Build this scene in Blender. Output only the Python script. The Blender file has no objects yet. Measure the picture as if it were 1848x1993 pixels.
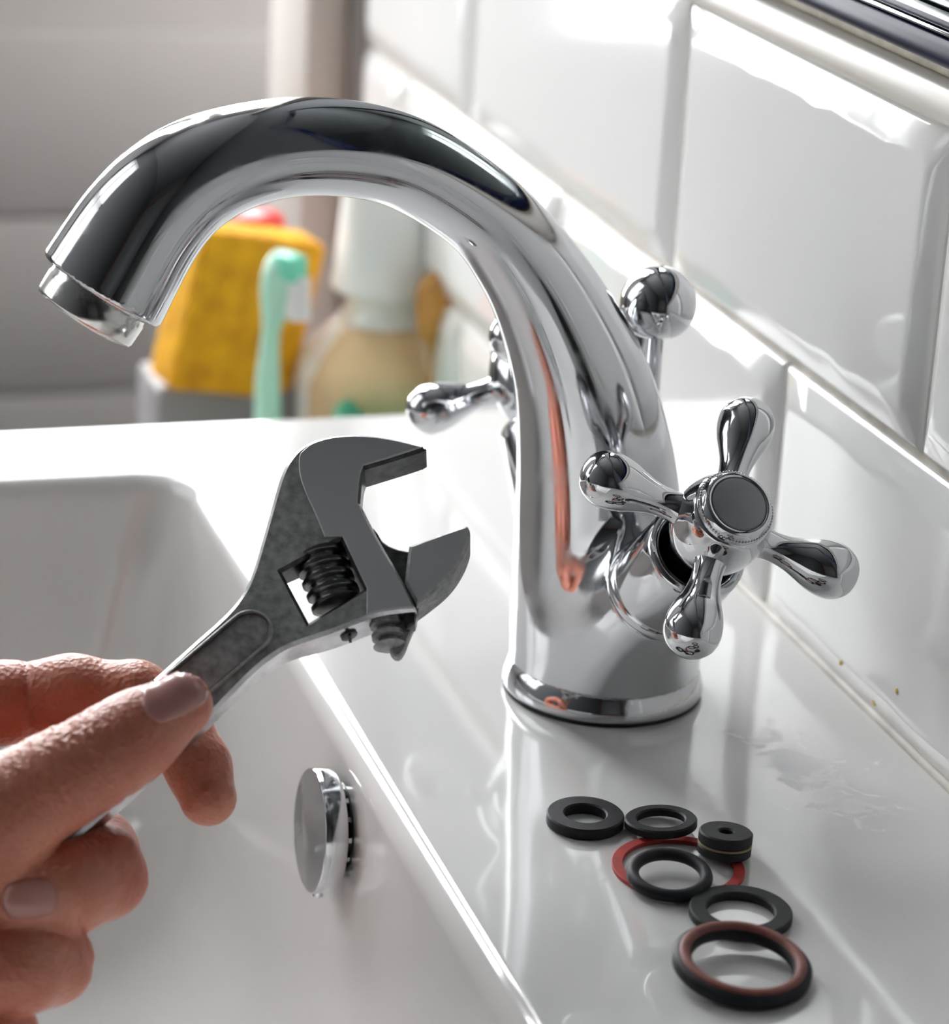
import bpy, bmesh, math, random
import numpy as np
from mathutils import Vector, Matrix, geometry
random.seed(4); np.random.seed(4)
R = math.radians
sc = bpy.context.scene
COL = sc.collection

# ------------------------------------------------------------------ camera
FPX, IW, IH = 5400.0, 1848.0, 1993.0
M = np.array([[0.954877, 0.054073, -0.292038],
              [-0.292435, 0.342937, -0.892679],
              [0.051881, 0.937801, 0.343276]])          # camera axes -> world
u_, s_, v_ = np.linalg.svd(M); M = u_ @ v_
CAM = np.array([-0.23257179, -0.59993718, 0.2796901])
cd = bpy.data.cameras.new('camera'); cam = bpy.data.objects.new('camera', cd); COL.objects.link(cam)
cd.sensor_fit = 'HORIZONTAL'; cd.sensor_width = 36.0; cd.lens = FPX / IW * 36.0
cd.clip_start = 0.02; cd.clip_end = 30
mw = Matrix([list(M[i]) + [CAM[i]] for i in range(3)] + [[0, 0, 0, 1]])
cam.matrix_world = mw
cd.dof.use_dof = True; cd.dof.focus_distance = 0.625
cd.dof.aperture_fstop = (cd.lens / 1000.0) / 0.0078
cd.dof.aperture_blades = 7
sc.camera = cam

# ------------------------------------------------------------------ world, exposure
wd = bpy.data.worlds.new('world'); sc.world = wd; wd.use_nodes = True
wd.node_tree.nodes['Background'].inputs[0].default_value = (0.75, 0.85, 1.0, 1)
wd.node_tree.nodes['Background'].inputs[1].default_value = 0.3
sc.view_settings.view_transform = 'Standard'; sc.view_settings.look = 'None'
sc.view_settings.gamma = 1; sc.view_settings.use_curve_mapping = False
sc.view_settings.exposure = 0.2
sc.cycles.use_denoising = True
sc.cycles.max_bounces = 10; sc.cycles.glossy_bounces = 6; sc.cycles.diffuse_bounces = 5
sc.cycles.caustics_reflective = False
sc.cycles.sample_clamp_indirect = 4.0
WINDOW_STRENGTH = 13.0

# ------------------------------------------------------------------ pixel helpers (photograph frame 1848x1993)
def ray(x, y): return M @ np.array([x - IW/2, -(y - IH/2), -FPX]) / FPX
def atZ(x, y, Z): return CAM + ray(x, y) * Z
def onplane(x, y, ax, val):
    r = ray(x, y); t = (val - CAM[ax]) / r[ax]; return CAM + r * t
def V(p): return Vector((float(p[0]), float(p[1]), float(p[2])))

# ------------------------------------------------------------------ materials
def mat(name, col, rough=0.5, metal=0.0, bump=0, bscale=50, coat=0, sss=0, sssr=None, trans=0, ior=None,
        emit=None, es=0, var=0, vscale=20, rvar=0, rscale=30, spec=None, bdist=0.001, voro=False):
    m = bpy.data.materials.new(name); m.use_nodes = True
    nt = m.node_tree; N = nt.nodes; L = nt.links; b = N['Principled BSDF']
    b.inputs['Base Color'].default_value = (*col, 1); b.inputs['Roughness'].default_value = rough
    b.inputs['Metallic'].default_value = metal
    if coat: b.inputs['Coat Weight'].default_value = coat; b.inputs['Coat Roughness'].default_value = 0.03
    if sss:
        b.inputs['Subsurface Weight'].default_value = sss
        b.inputs['Subsurface Radius'].default_value = sssr or (1, .35, .2)
        b.inputs['Subsurface Scale'].default_value = 0.004
    if trans: b.inputs['Transmission Weight'].default_value = trans
    if ior: b.inputs['IOR'].default_value = ior
    if spec is not None: b.inputs['Specular IOR Level'].default_value = spec
    if emit: b.inputs['Emission Color'].default_value = (*emit, 1); b.inputs['Emission Strength'].default_value = es
    tc = N.new('ShaderNodeTexCoord')
    if var:
        n = N.new('ShaderNodeTexNoise'); n.inputs['Scale'].default_value = vscale; n.inputs['Detail'].default_value = 5
        L.new(tc.outputs['Object'], n.inputs['Vector'])
        r = N.new('ShaderNodeValToRGB'); L.new(n.outputs['Fac'], r.inputs['Fac'])
        r.color_ramp.elements[0].position = .3; r.color_ramp.elements[1].position = .7
        r.color_ramp.elements[0].color = (*[max(0, c*(1-var)) for c in col], 1)
        r.color_ramp.elements[1].color = (*[min(1, c*(1+var)) for c in col], 1)
        L.new(r.outputs['Color'], b.inputs['Base Color'])
    if rvar:
        n = N.new('ShaderNodeTexNoise'); n.inputs['Scale'].default_value = rscale; n.inputs['Detail'].default_value = 6
        n.inputs['Roughness'].default_value = .65
        L.new(tc.outputs['Object'], n.inputs['Vector'])
        mr = N.new('ShaderNodeMapRange'); mr.inputs[1].default_value = .45; mr.inputs[2].default_value = .72
        mr.inputs[3].default_value = rough; mr.inputs[4].default_value = rough + rvar
        L.new(n.outputs['Fac'], mr.inputs[0]); L.new(mr.outputs[0], b.inputs['Roughness'])
    if bump:
        n = N.new('ShaderNodeTexVoronoi' if voro else 'ShaderNodeTexNoise'); n.inputs['Scale'].default_value = bscale
        if not voro: n.inputs['Detail'].default_value = 6
        L.new(tc.outputs['Object'], n.inputs['Vector'])
        bp = N.new('ShaderNodeBump'); bp.inputs['Strength'].default_value = bump; bp.inputs['Distance'].default_value = bdist
        L.new(n.outputs[0], bp.inputs['Height']); L.new(bp.outputs[0], b.inputs['Normal'])
    return m

chrome = mat('chrome', (.64, .65, .67), .045, 1.0, rvar=.05, rscale=40)
chrome_worn = mat('worn_chrome', (.63, .64, .66), .05, 1.0, rvar=.22, rscale=90)
chrome_clean = mat('polished_chrome', (.66, .67, .69), .03, 1.0)
satin = mat('satin_disc', (.30, .305, .32), .5, .3)
black_rubber = mat('black_rubber', (.012, .013, .016), .55, spec=.3, bump=.25, bscale=900, bdist=.0002, var=.25, vscale=300)
grey_rubber = mat('dark_grey_rubber', (.026, .028, .027), .6, spec=.3, bump=.3, bscale=900, bdist=.0002, var=.3, vscale=250)
red_fibre = mat('red_fibre', (.42, .035, .03), .55, var=.2, vscale=400)
brown_rubber = mat('red_brown_rubber', (.22, .07, .055), .55, var=.2, vscale=400)
tile_m = mat('glazed_white_tile', (.88, .88, .868), .09, coat=.15, bump=.05, bscale=35, bdist=.002)
grout_m = mat('grout', (.62, .58, .52), .85, var=.25, vscale=60, bump=.3, bscale=300)
steel_rough = mat('cast_steel', (.34, .35, .345), .45, .25, bump=.5, bscale=1500, bdist=.0002, var=.35, vscale=500)
steel_flat = mat('ground_steel', (.47, .48, .50), .42, .2, bump=.12, bscale=1800, bdist=.0001, rvar=.12, rscale=200)
steel_edge = mat('bright_steel_edge', (.62, .62, .64), .24, 1.0, bump=.2, bscale=900, bdist=.0002, var=.2, vscale=200)
steel_dark = mat('oily_dark_steel', (.085, .088, .085), .33, .8, bump=.3, bscale=900, bdist=.0002, var=.4, vscale=350)

def ceramic_mat():
    m = mat('white_ceramic', (.77, .77, .755), .10, coat=.6)
    nt = m.node_tree; N = nt.nodes; L = nt.links; b = N['Principled BSDF']
    tc = [n for n in N if n.type == 'TEX_COORD'][0]
    # limescale patch of its own shape beside the tap
    c = onplane(1570, 1500, 2, 0)
    mp = N.new('ShaderNodeMapping'); mp.vector_type = 'POINT'
    mp.inputs['Location'].default_value = (-c[0], -c[1], 0)
    L.new(tc.outputs['Object'], mp.inputs['Vector'])
    mp2 = N.new('ShaderNodeMapping'); mp2.inputs['Rotation'].default_value = (0, 0, R(10)); mp2.inputs['Scale'].default_value = (1/.028, 1/.055, 1)
    L.new(mp.outputs[0], mp2.inputs['Vector'])
    ln = N.new('ShaderNodeVectorMath'); ln.operation = 'LENGTH'; L.new(mp2.outputs[0], ln.inputs[0])
    fall = N.new('ShaderNodeMapRange'); fall.inputs[1].default_value = 1.0; fall.inputs[2].default_value = 0.2
    fall.inputs[3].default_value = 0; fall.inputs[4].default_value = .36; L.new(ln.outputs['Value'], fall.inputs[0])
    n = N.new('ShaderNodeTexNoise'); n.inputs['Scale'].default_value = 75; n.inputs['Detail'].default_value = 9
    n.inputs['Roughness'].default_value = .62; n.inputs['Distortion'].default_value = 1.2
    L.new(tc.outputs['Object'], n.inputs['Vector'])
    add = N.new('ShaderNodeMath'); add.operation = 'ADD'; L.new(n.outputs['Fac'], add.inputs[0]); L.new(fall.outputs[0], add.inputs[1])
    th = N.new('ShaderNodeMapRange'); th.inputs[1].default_value = .78; th.inputs[2].default_value = .88
    L.new(add.outputs[0], th.inputs[0])
    n2 = N.new('ShaderNodeTexNoise'); n2.inputs['Scale'].default_value = 9; n2.inputs['Detail'].default_value = 6
    L.new(tc.outputs['Object'], n2.inputs['Vector'])
    mr = N.new('ShaderNodeMapRange'); mr.inputs[1].default_value = .45; mr.inputs[2].default_value = .75
    mr.inputs[3].default_value = .08; mr.inputs[4].default_value = .2; L.new(n2.outputs['Fac'], mr.inputs[0])
    mx = N.new('ShaderNodeMix'); mx.data_type = 'FLOAT'; L.new(th.outputs[0], mx.inputs[0])
    L.new(mr.outputs[0], mx.inputs[2]); mx.inputs[3].default_value = .38
    L.new(mx.outputs[0], b.inputs['Roughness'])
    cw = N.new('ShaderNodeMapRange'); cw.inputs[3].default_value = .6; cw.inputs[4].default_value = 0
    L.new(th.outputs[0], cw.inputs[0]); L.new(cw.outputs[0], b.inputs['Coat Weight'])
    cm = N.new('ShaderNodeMix'); cm.data_type = 'RGBA'; L.new(th.outputs[0], cm.inputs[0])
    cm.inputs[6].default_value = (.765, .765, .752, 1); cm.inputs[7].default_value = (.80, .80, .81, 1)
    L.new(cm.outputs[2], b.inputs['Base Color'])
    # faint dried scratches and drips in the glaze
    bp = N.new('ShaderNodeBump'); bp.inputs['Strength'].default_value = .10; bp.inputs['Distance'].default_value = .002
    L.new(n2.outputs['Fac'], bp.inputs['Height']); L.new(bp.outputs[0], b.inputs['Normal'])
    L.new(bp.outputs[0], b.inputs['Coat Normal'])
    return m
ceramic = ceramic_mat()

# ------------------------------------------------------------------ object helpers
def tag(o, label=None, cat=None, group=None, kind=None):
    if label: o['label'] = label
    if cat: o['category'] = cat
    if group: o['group'] = group
    if kind: o['kind'] = kind
    return o
def empty(name, loc=(0, 0, 0), rot=(0, 0, 0)):
    o = bpy.data.objects.new(name, None); COL.objects.link(o); o.location = loc; o.rotation_euler = rot
    o.empty_display_size = .02; return o
def mesh_obj(name, verts, faces, m, parent=None, smooth=True, auto=None):
    me = bpy.data.meshes.new(name); me.from_pydata([tuple(map(float, v)) for v in verts], [], [tuple(map(int, f)) for f in faces])
    me.validate(); me.materials.append(m)
    o = bpy.data.objects.new(name, me); COL.objects.link(o)
    if parent: o.parent = parent
    if smooth: me.polygons.foreach_set('use_smooth', [True]*len(me.polygons))
    if auto is not None:
        me.set_sharp_from_angle(angle=R(auto))
    return o
def bm_obj(name, bm, m, parent=None, smooth=True, auto=None):
    bmesh.ops.recalc_face_normals(bm, faces=bm.faces[:])
    me = bpy.data.meshes.new(name); bm.to_mesh(me); bm.free()
    me.materials.append(m)
    o = bpy.data.objects.new(name, me); COL.objects.link(o)
    if parent: o.parent = parent
    if smooth: me.polygons.foreach_set('use_smooth', [True]*len(me.polygons))
    if auto is not None: me.set_sharp_from_angle(angle=R(auto))
    return o
def add_box(bm, c, s, rot=None, bev=0, seg=2):
    r = bmesh.ops.create_cube(bm, size=1); vs = r['verts']
    mtx = Matrix.Translation(c) @ (rot.to_4x4() if rot else Matrix.Identity(4)) @ Matrix.Diagonal((*s, 1))
    bmesh.ops.transform(bm, matrix=mtx, verts=vs)
    if bev:
        es = list({e for v in vs for e in v.link_edges})
        bmesh.ops.bevel(bm, geom=es, offset=bev, segments=seg, profile=.5, affect='EDGES')
def box(name, lo, hi, m, parent=None, bev=0, seg=2):
    bm = bmesh.new(); lo = Vector(lo); hi = Vector(hi)
    add_box(bm, (lo+hi)/2, hi-lo, bev=bev, seg=seg)
    return bm_obj(name, bm, m, parent, smooth=bev > 0, auto=40 if bev else None)
def smooth_profile(pts, n=6):
    """Catmull-Rom through (x, r) profile points."""
    P = np.array(pts, float); out = []
    Q = np.vstack([2*P[0]-P[1], P, 2*P[-1]-P[-2]])
    for i in range(len(P)-1):
        a, b, c, d = Q[i], Q[i+1], Q[i+2], Q[i+3]
        for k in range(n):
            t = k/n
            out.append(.5*((2*b)+(-a+c)*t+(2*a-5*b+4*c-d)*t*t+(-a+3*b-3*c+d)*t**3))
    out.append(P[-1]); out = np.array(out); out[:, 1] = np.maximum(out[:, 1], 0)
    return out
def lathe(name, prof, m, parent=None, axis=(0, 0, 1), origin=(0, 0, 0), seg=64, auto=None, sx=1.0):
    """prof = (t along axis, radius) list; radius 0 closes."""
    ax = Vector(axis).normalized(); q = Vector((0, 0, 1)).rotation_difference(ax)
    org = Vector(origin); vs = []; fs = []; rings = []
    for t, r in prof:
        if r < 1e-7:
            vs.append(org + q @ Vector((0, 0, t))); rings.append([len(vs)-1])
        else:
            ids = []
            for k in range(seg):
                a = 2*math.pi*k/seg
                vs.append(org + q @ Vector((r*math.cos(a)*sx, r*math.sin(a), t))); ids.append(len(vs)-1)
            rings.append(ids)
    for A, B in zip(rings, rings[1:]):
        if len(A) == 1 and len(B) == 1: continue
        for k in range(seg):
            j = (k+1) % seg
            if len(A) == 1: fs.append((A[0], B[j], B[k])[::-1])
            elif len(B) == 1: fs.append((A[k], A[j], B[0]))
            else: fs.append((A[k], A[j], B[j], B[k]))
    o = mesh_obj(name, vs, fs, m, parent, True, auto)
    bm = bmesh.new(); bm.from_mesh(o.data); bmesh.ops.recalc_face_normals(bm, faces=bm.faces[:]); bm.to_mesh(o.data); bm.free()
    o.data.polygons.foreach_set('use_smooth', [True]*len(o.data.polygons))
    if auto is not None: o.data.set_sharp_from_angle(angle=R(auto))
    return o
def tube(name, pts, rad, m, parent=None, seg=24, caps=True):
    pts = [Vector(p) for p in pts]; n = len(pts)
    rad = rad if hasattr(rad, '__len__') else [rad]*n
    vs = []; fs = []; up = None
    for i in range(n):
        d = (pts[min(i+1, n-1)]-pts[max(i-1, 0)]).normalized()
        if up is None: up = d.orthogonal().normalized()
        up = (up - d*up.dot(d)).normalized(); w = d.cross(up)
        for k in range(seg):
            a = 2*math.pi*k/seg; vs.append(pts[i]+(up*math.cos(a)+w*math.sin(a))*rad[i])
    for i in range(n-1):
        for k in range(seg):
            j = (k+1) % seg; fs.append((i*seg+k, i*seg+j, (i+1)*seg+j, (i+1)*seg+k))
    if caps: fs.append(tuple(range(seg))[::-1]); fs.append(tuple((n-1)*seg+k for k in range(seg)))
    return mesh_obj(name, vs, fs, m, parent, True, 50)

# ---- implicit surfaces: smooth unions meshed by surface nets, projected to the exact surface
def smin(a, b, k):
    h = np.clip(.5+.5*(b-a)/k, 0, 1); return b*(1-h)+a*h-k*h*(1-h)
def smax(a, b, k): return -smin(-a, -b, k)
def round_cone(P, a, b, ra, rb):
    a = np.asarray(a); b = np.asarray(b); ab = b-a
    t = np.clip(((P-a)@ab)/(ab@ab), 0, 1)
    t = t*t*(3-2*t)*.25+t*.75
    return np.linalg.norm(P-a-t[:, None]*ab, axis=1)-(ra+(rb-ra)*t)
def implicit(name, fn, lo, hi, h, m, parent=None, fine=None, it=3):
    fine = fine or fn
    lo = np.array(lo, float); hi = np.array(hi, float); cf = 4
    n = (np.ceil((hi-lo)/h/cf).astype(int)+1)
    ax = [lo[i]+np.arange(n[i])*h*cf for i in range(3)]
    G = np.stack(np.meshgrid(*ax, indexing='ij'), -1).reshape(-1, 3)
    Dc = fn(G).reshape(n)
    near = np.abs(Dc) < h*cf*2.4
    Df = np.repeat(np.repeat(np.repeat(Dc, cf, 0), cf, 1), cf, 2)
    Mf = np.repeat(np.repeat(np.repeat(near, cf, 0), cf, 1), cf, 2)
    idx = np.argwhere(Mf)
    vals = np.empty(len(idx))
    for s in range(0, len(idx), 400000):
        vals[s:s+400000] = fn(lo+(idx[s:s+400000])*h)
    Df[idx[:, 0], idx[:, 1], idx[:, 2]] = vals
    # surface nets
    S = Df < 0; nx, ny, nz = S.shape
    corners = [(i, j, k) for i in (0, 1) for j in (0, 1) for k in (0, 1)]
    cnt = sum(S[i:nx-1+i, j:ny-1+j, k:nz-1+k].astype(int) for i, j, k in corners)
    act = (cnt > 0) & (cnt < 8); cells = np.argwhere(act)
    vid = -np.ones(act.shape, int); vid[act] = np.arange(len(cells))
    acc = np.zeros((len(cells), 3)); num = np.zeros(len(cells))
    for a in range(3):
        for c in corners:
            if c[a]: continue
            e = list(c); e[a] = 1
            p = cells+np.array(c); q = cells+np.array(e)
            d0 = Df[p[:, 0], p[:, 1], p[:, 2]]; d1 = Df[q[:, 0], q[:, 1], q[:, 2]]
            cr = (d0 < 0) != (d1 < 0)
            t = np.where(cr, d0/np.where(cr, d0-d1, 1), 0)
            pos = np.array(c)[None, :]+np.zeros((len(cells), 3)); pos[:, a] += t
            acc += np.where(cr[:, None], pos, 0); num += cr
    Vv = lo+(cells+acc/num[:, None])*h
    faces = []
    for a in range(3):
        b, c = (a+1) % 3, (a+2) % 3
        sl0 = [slice(None)]*3; sl1 = [slice(None)]*3; sl0[a] = slice(0, -1); sl1[a] = slice(1, None)
        ch = S[tuple(sl0)] != S[tuple(sl1)]
        E = np.argwhere(ch)
        E = E[(E[:, b] > 0) & (E[:, c] > 0) & (E[:, b] < S.shape[b]-1) & (E[:, c] < S.shape[c]-1)]
        if not len(E): continue
        db = np.zeros(3, int); db[b] = 1; dc = np.zeros(3, int); dc[c] = 1
        q = [E-db-dc, E-dc, E, E-db]
        F = np.stack([vid[x[:, 0], x[:, 1], x[:, 2]] for x in q], 1)
        ins = S[E[:, 0], E[:, 1], E[:, 2]]
        F[~ins] = F[~ins][:, ::-1]; faces.append(F)
    F = np.vstack(faces); F = F[(F >= 0).all(1)]
    e = h*.15
    def grad(P):
        g = np.stack([fine(P+np.eye(3)[i]*e)-fine(P-np.eye(3)[i]*e) for i in range(3)], 1)/(2*e)
        return g
    for _ in range(it):
        g = grad(Vv); d = fine(Vv)
        Vv = Vv-(d/np.maximum((g*g).sum(1), .2))[:, None]*g
    g = grad(Vv); g /= np.linalg.norm(g, axis=1)[:, None]+1e-12
    o = mesh_obj(name, Vv, F, m, parent)
    me = o.data
    if len(me.vertices) == len(Vv):
        me.normals_split_custom_set_from_vertices([tuple(x) for x in g])
    return o

# ------------------------------------------------------------------ the room
W = 0.063                                     # grout plane of the tiled wall behind the basin
paint_m = mat('room_paint', (.13, .135, .14), .8)
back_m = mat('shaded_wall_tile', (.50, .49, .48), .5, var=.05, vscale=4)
dark_m = mat('dim_room_wall', (.075, .085, .09), .7)
ceil_m = mat('ceiling_paint', (.20, .20, .205), .9)
floor_m = mat('floor_tile', (.10, .10, .10), .4)
frame_m = mat('window_frame_paint', (.75, .75, .75), .4)
pane_m = mat('daylit_frosted_pane', (.8, .8, .8), .5, emit=(.97, .985, 1.0), es=WINDOW_STRENGTH)
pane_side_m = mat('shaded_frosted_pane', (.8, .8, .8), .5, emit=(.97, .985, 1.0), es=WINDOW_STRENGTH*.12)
wood_m = mat('red_brown_wood', (.13, .036, .013), .35, var=.25, vscale=12)
door_m = mat('grey_door_paint', (.12, .13, .13), .5)
YB = 0.80
def struct(o): o['kind'] = 'structure'; return o
struct(box('floor', (-1.7, -2.3, -.9), (1.2, 1.3, -.85), floor_m))
struct(box('ceiling', (-1.7, -2.3, 1.5), (1.2, 1.3, 1.55), ceil_m))
wl = empty('wall_left', (-.80, 0, 0)); struct(wl)
LY0, LY1, LZ0, LZ1 = .14, .77, .12, 1.1
for y0_, y1_, z0_, z1_ in ((-2.3, LY0, -.85, 1.5), (LY1, 1.3, -.85, 1.5), (LY0, LY1, -.85, LZ0), (LY0, LY1, LZ1, 1.5)):
    box('wall_panel', (-.12, y0_, z0_), (0, y1_, z1_), paint_m, wl)
wf = struct(box('wall_front', (-1.6, -2.3, -.85), (1.0, -2.2, 1.5), dark_m))
# wall with openings at the far end
wb = empty('wall_back', (0, YB, 0)); struct(wb)
WX0, WX1, WZ0, WZ1 = -.385, -.14, -.012, 1.15
UX0, UX1, UZ0, UZ1 = -.08, .56, .075, 1.15
def wpart(x0, x1, z0, z1, n='wall_panel'):
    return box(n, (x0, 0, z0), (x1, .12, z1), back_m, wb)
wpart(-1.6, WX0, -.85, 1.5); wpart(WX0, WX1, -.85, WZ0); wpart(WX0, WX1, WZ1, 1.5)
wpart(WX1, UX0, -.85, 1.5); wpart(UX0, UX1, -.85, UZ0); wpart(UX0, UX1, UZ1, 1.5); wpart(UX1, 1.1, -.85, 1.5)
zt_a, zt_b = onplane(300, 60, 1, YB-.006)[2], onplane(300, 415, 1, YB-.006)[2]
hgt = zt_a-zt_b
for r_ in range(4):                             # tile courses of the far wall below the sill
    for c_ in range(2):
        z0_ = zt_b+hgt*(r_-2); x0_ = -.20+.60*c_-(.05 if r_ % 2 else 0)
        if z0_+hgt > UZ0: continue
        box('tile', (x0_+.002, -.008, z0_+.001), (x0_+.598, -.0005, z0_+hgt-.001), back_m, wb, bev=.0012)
def window(name, x0, x1, z0, z1, nx):
    w = empty(name, (0, YB, 0)); struct(w)
    box('window_pane', (x0, .06, z0), (x1, .065, z1), pane_m, w)
    bm = bmesh.new(); t = .018
    add_box(bm, ((x0+x1)/2, .03, z0+t/2), (x1-x0, .05, t), bev=.003); add_box(bm, ((x0+x1)/2, .03, z1-t/2), (x1-x0, .05, t), bev=.003)
    add_box(bm, (x0+t/2, .03, (z0+z1)/2), (t, .05, z1-z0), bev=.003); add_box(bm, (x1-t/2, .03, (z0+z1)/2), (t, .05, z1-z0), bev=.003)
    for k in range(1, nx): add_box(bm, (x0+(x1-x0)*k/nx, .03, (z0+z1)/2), (t, .05, z1-z0), bev=.003)
    bm_obj('window_frame', bm, frame_m, w, True, 40)
window('window_1', WX0, WX1, WZ0, WZ1, 1)
window('window_2', UX0, UX1, UZ0, UZ1, 1)
w3 = empty('window_3', (-.80, 0, 0)); struct(w3)
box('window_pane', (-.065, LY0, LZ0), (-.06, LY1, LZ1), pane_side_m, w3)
bm = bmesh.new()
for yy in (LY0+.02, (LY0+LY1)/2, LY1-.02): add_box(bm, (-.03, yy, (LZ0+LZ1)/2), (.05, .04, LZ1-LZ0), bev=.003)
for zz in (LZ0+.02, .62, LZ1-.02): add_box(bm, (-.03, (LY0+LY1)/2, zz), (.05, LY1-LY0, .04), bev=.003)
bm_obj('window_frame', bm, frame_m, w3, True, 40)
# corner post, and wall return whose dark colour stands in for a shadow gap
struct(box('trim_3', (.040, .486, -.85), (.0585, .55, 1.5), mat('cream_casing', (.50, .46, .42), .6), None, bev=.003))
struct(box('wall_side', (.0585, .474, -.85), (1.1, .62, 1.5), mat('shadow_gap_return', (.30, .28, .27), .7)))
# the door behind the camera, seen only in the chrome
d1 = empty('door_1', (0, -2.2, 0)); struct(d1)
box('door_leaf', (-.75, .0, -.85), (.05, .04, 1.15), door_m, d1, bev=.004)
box('door_post', (-.85, 0, -.85), (-.75, .07, 1.22), wood_m, d1, bev=.006)
box('door_post', (.05, 0, -.85), (.15, .07, 1.22), wood_m, d1, bev=.006)
box('door_lintel', (-.85, 0, 1.15), (.15, .07, 1.22), wood_m, d1, bev=.006)

# tiled wall: grout bed with every tile a piece
wr = empty('wall_right', (W, 0, 0)); struct(wr)
box('grout_bed', (0.0, -.62, .0002), (.06, .474, .1508), grout_m, wr)
box('wall_panel', (0.004, -2.2, .1508), (.06, .474, 1.5), paint_m, wr)
box('wall_panel', (0.012, -2.2, -.85), (.06, .226, .0002), paint_m, wr)
box('grout_bed', (0.0, .226, -.85), (.06, .474, .0002), grout_m, wr)
box('wall_panel', (0.004, -2.2, .0002), (.06, -.62, .1508), paint_m, wr)
def tile(y0, y1, z0, z1):
    """bevelled brick tile: rounded rim, sloping bevel, raised flat field (faces -x)"""
    bv = .0076
    rings = [(0, .002), (0, -.0008), (.0006, -.0016), (.0014, -.0020), (bv-.0010, -.0037), (bv, -.0040), (bv+.0014, -.0041), (bv+.0026, -.0041), (bv+.0040, -.0041)]
    vs = []; fs = []; NS = 14
    for ins, x in rings:
        a0, a1, b0, b1 = y0+ins, y1-ins, z0+ins, z1-ins
        ring = []
        for (p, q) in (((a0, b0), (a1, b0)), ((a1, b0), (a1, b1)), ((a1, b1), (a0, b1)), ((a0, b1), (a0, b0))):
            for k in range(NS):
                t = k/NS; yy, zz = p[0]+(q[0]-p[0])*t, p[1]+(q[1]-p[1])*t
                if abs(ins-bv) < .002 and ins > .005:      # pressed edges are never quite straight
                    w_ = .00055*math.sin(yy*170+y0*40)+.0004*math.sin(yy*310+zz*50)
                    zz += w_ if q[0] != p[0] else 0; yy += w_ if q[0] == p[0] else 0
                ring.append((x, yy, zz))
        vs += ring
    n = 4*NS
    for r_ in range(len(rings)-1):
        for k in range(n):
            j = (k+1) % n; fs.append((r_*n+k, (r_+1)*n+k, (r_+1)*n+j, r_*n+j))
    fs.append(tuple((len(rings)-1)*n+k for k in range(n))[::-1])
    o = mesh_obj('tile', vs, fs, tile_m, wr)
    bm = bmesh.new(); bm.from_mesh(o.data); bmesh.ops.recalc_face_normals(bm, faces=bm.faces[:]); bm.to_mesh(o.data); bm.free()
    o.data.polygons.foreach_set('use_smooth', [True]*len(o.data.polygons)); o.data.set_sharp_from_angle(angle=R(30))
    return o
g = .0011
lows = [-.517, -.331, -.145, .0415, .2270, .413, .473]
ups = [-.62, -.422, -.231, -.0385, .1277, .3273, .473]
for a, b in zip(lows, lows[1:]): tile(a+g, b-g, .0012, .0698)
for a, b in ((.128, .2270), (.2270, .3273), (.3273, .473)): tile(a+g, b-g, -.0705, -.0012)
for a, b in zip(ups, ups[1:]): tile(a+g, b-g, .0722, .1497)
# dried yellow flecks on the lowest tiles
fleck_m = mat('yellow_fleck', (.75, .55, .12), .6)
for fx, fy, fh in ((1637, 1290, .0011), (1702, 1366, .0017), (1747, 1345, .0014)):
    fp = onplane(fx, fy, 0, W-.0024 if fx == 1702 else W-.0040)
    lathe('yellow_fleck', [(-.0004, 0), (0, fh*.8), (.0003, fh*.5), (.0004, 0)], fleck_m, wr, axis=(-1, 0, 0), origin=(fp[0]-W, fp[1], fp[2]), seg=10, sx=.9)
# trims above the tiles and the mirror
bull = mat('white_bullnose', (.70, .665, .61), .30, bump=.06, bscale=25, bdist=.004)
t1 = struct(box('trim_1', (.0560, -.62, .1512), (.0670, .474, .1608), bull, None, bev=.0028, seg=4))
struct(box('trim_2', (.0605, -.62, .1608), (.0670, .474, .1648), mat('cream_sealant', (.56, .51, .40), .6, var=.2, vscale=150), None, bev=.001))
mi = tag(empty('mirror', (.0669, -.05, .1655)), 'wall mirror in a glossy navy blue frame above the white tiles', 'mirror')
navy = mat('navy_gloss', (.006, .009, .035), .30, spec=.08)
mirror_m = mat('mirror_glass', (.62, .68, .66), .01, 1.0)
bm = bmesh.new(); MW, MH, ft = .46, .60, .0065
add_box(bm, (-.007, 0, ft/2-.0004), (.013, MW, ft), bev=.002, seg=3)
add_box(bm, (-.007, 0, MH-ft/2), (.013, MW, ft), bev=.002, seg=3)
add_box(bm, (-.007, -MW/2+ft/2, MH/2), (.013, ft, MH), bev=.002, seg=3)
add_box(bm, (-.007, MW/2-ft/2, MH/2), (.013, ft, MH), bev=.002, seg=3)
bm_obj('mirror_frame', bm, navy, mi, True, 40)
box('mirror_glass', (-.0045, -MW/2+ft, ft), (-.001, MW/2-ft, MH-ft), mirror_m, mi)
bm = bmesh.new(); add_box(bm, (-.0095, 0, ft+.0006), (.006, MW-2*ft, .0012), bev=.0003)
bm_obj('silver_bead', bm, chrome_clean, mi, True, 40)
bm = bmesh.new(); add_box(bm, (-.009, 0, ft+.0024), (.006, MW-2*ft, .0018), bev=.0003)
bm_obj('inner_frame', bm, navy, mi, True, 40)

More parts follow.
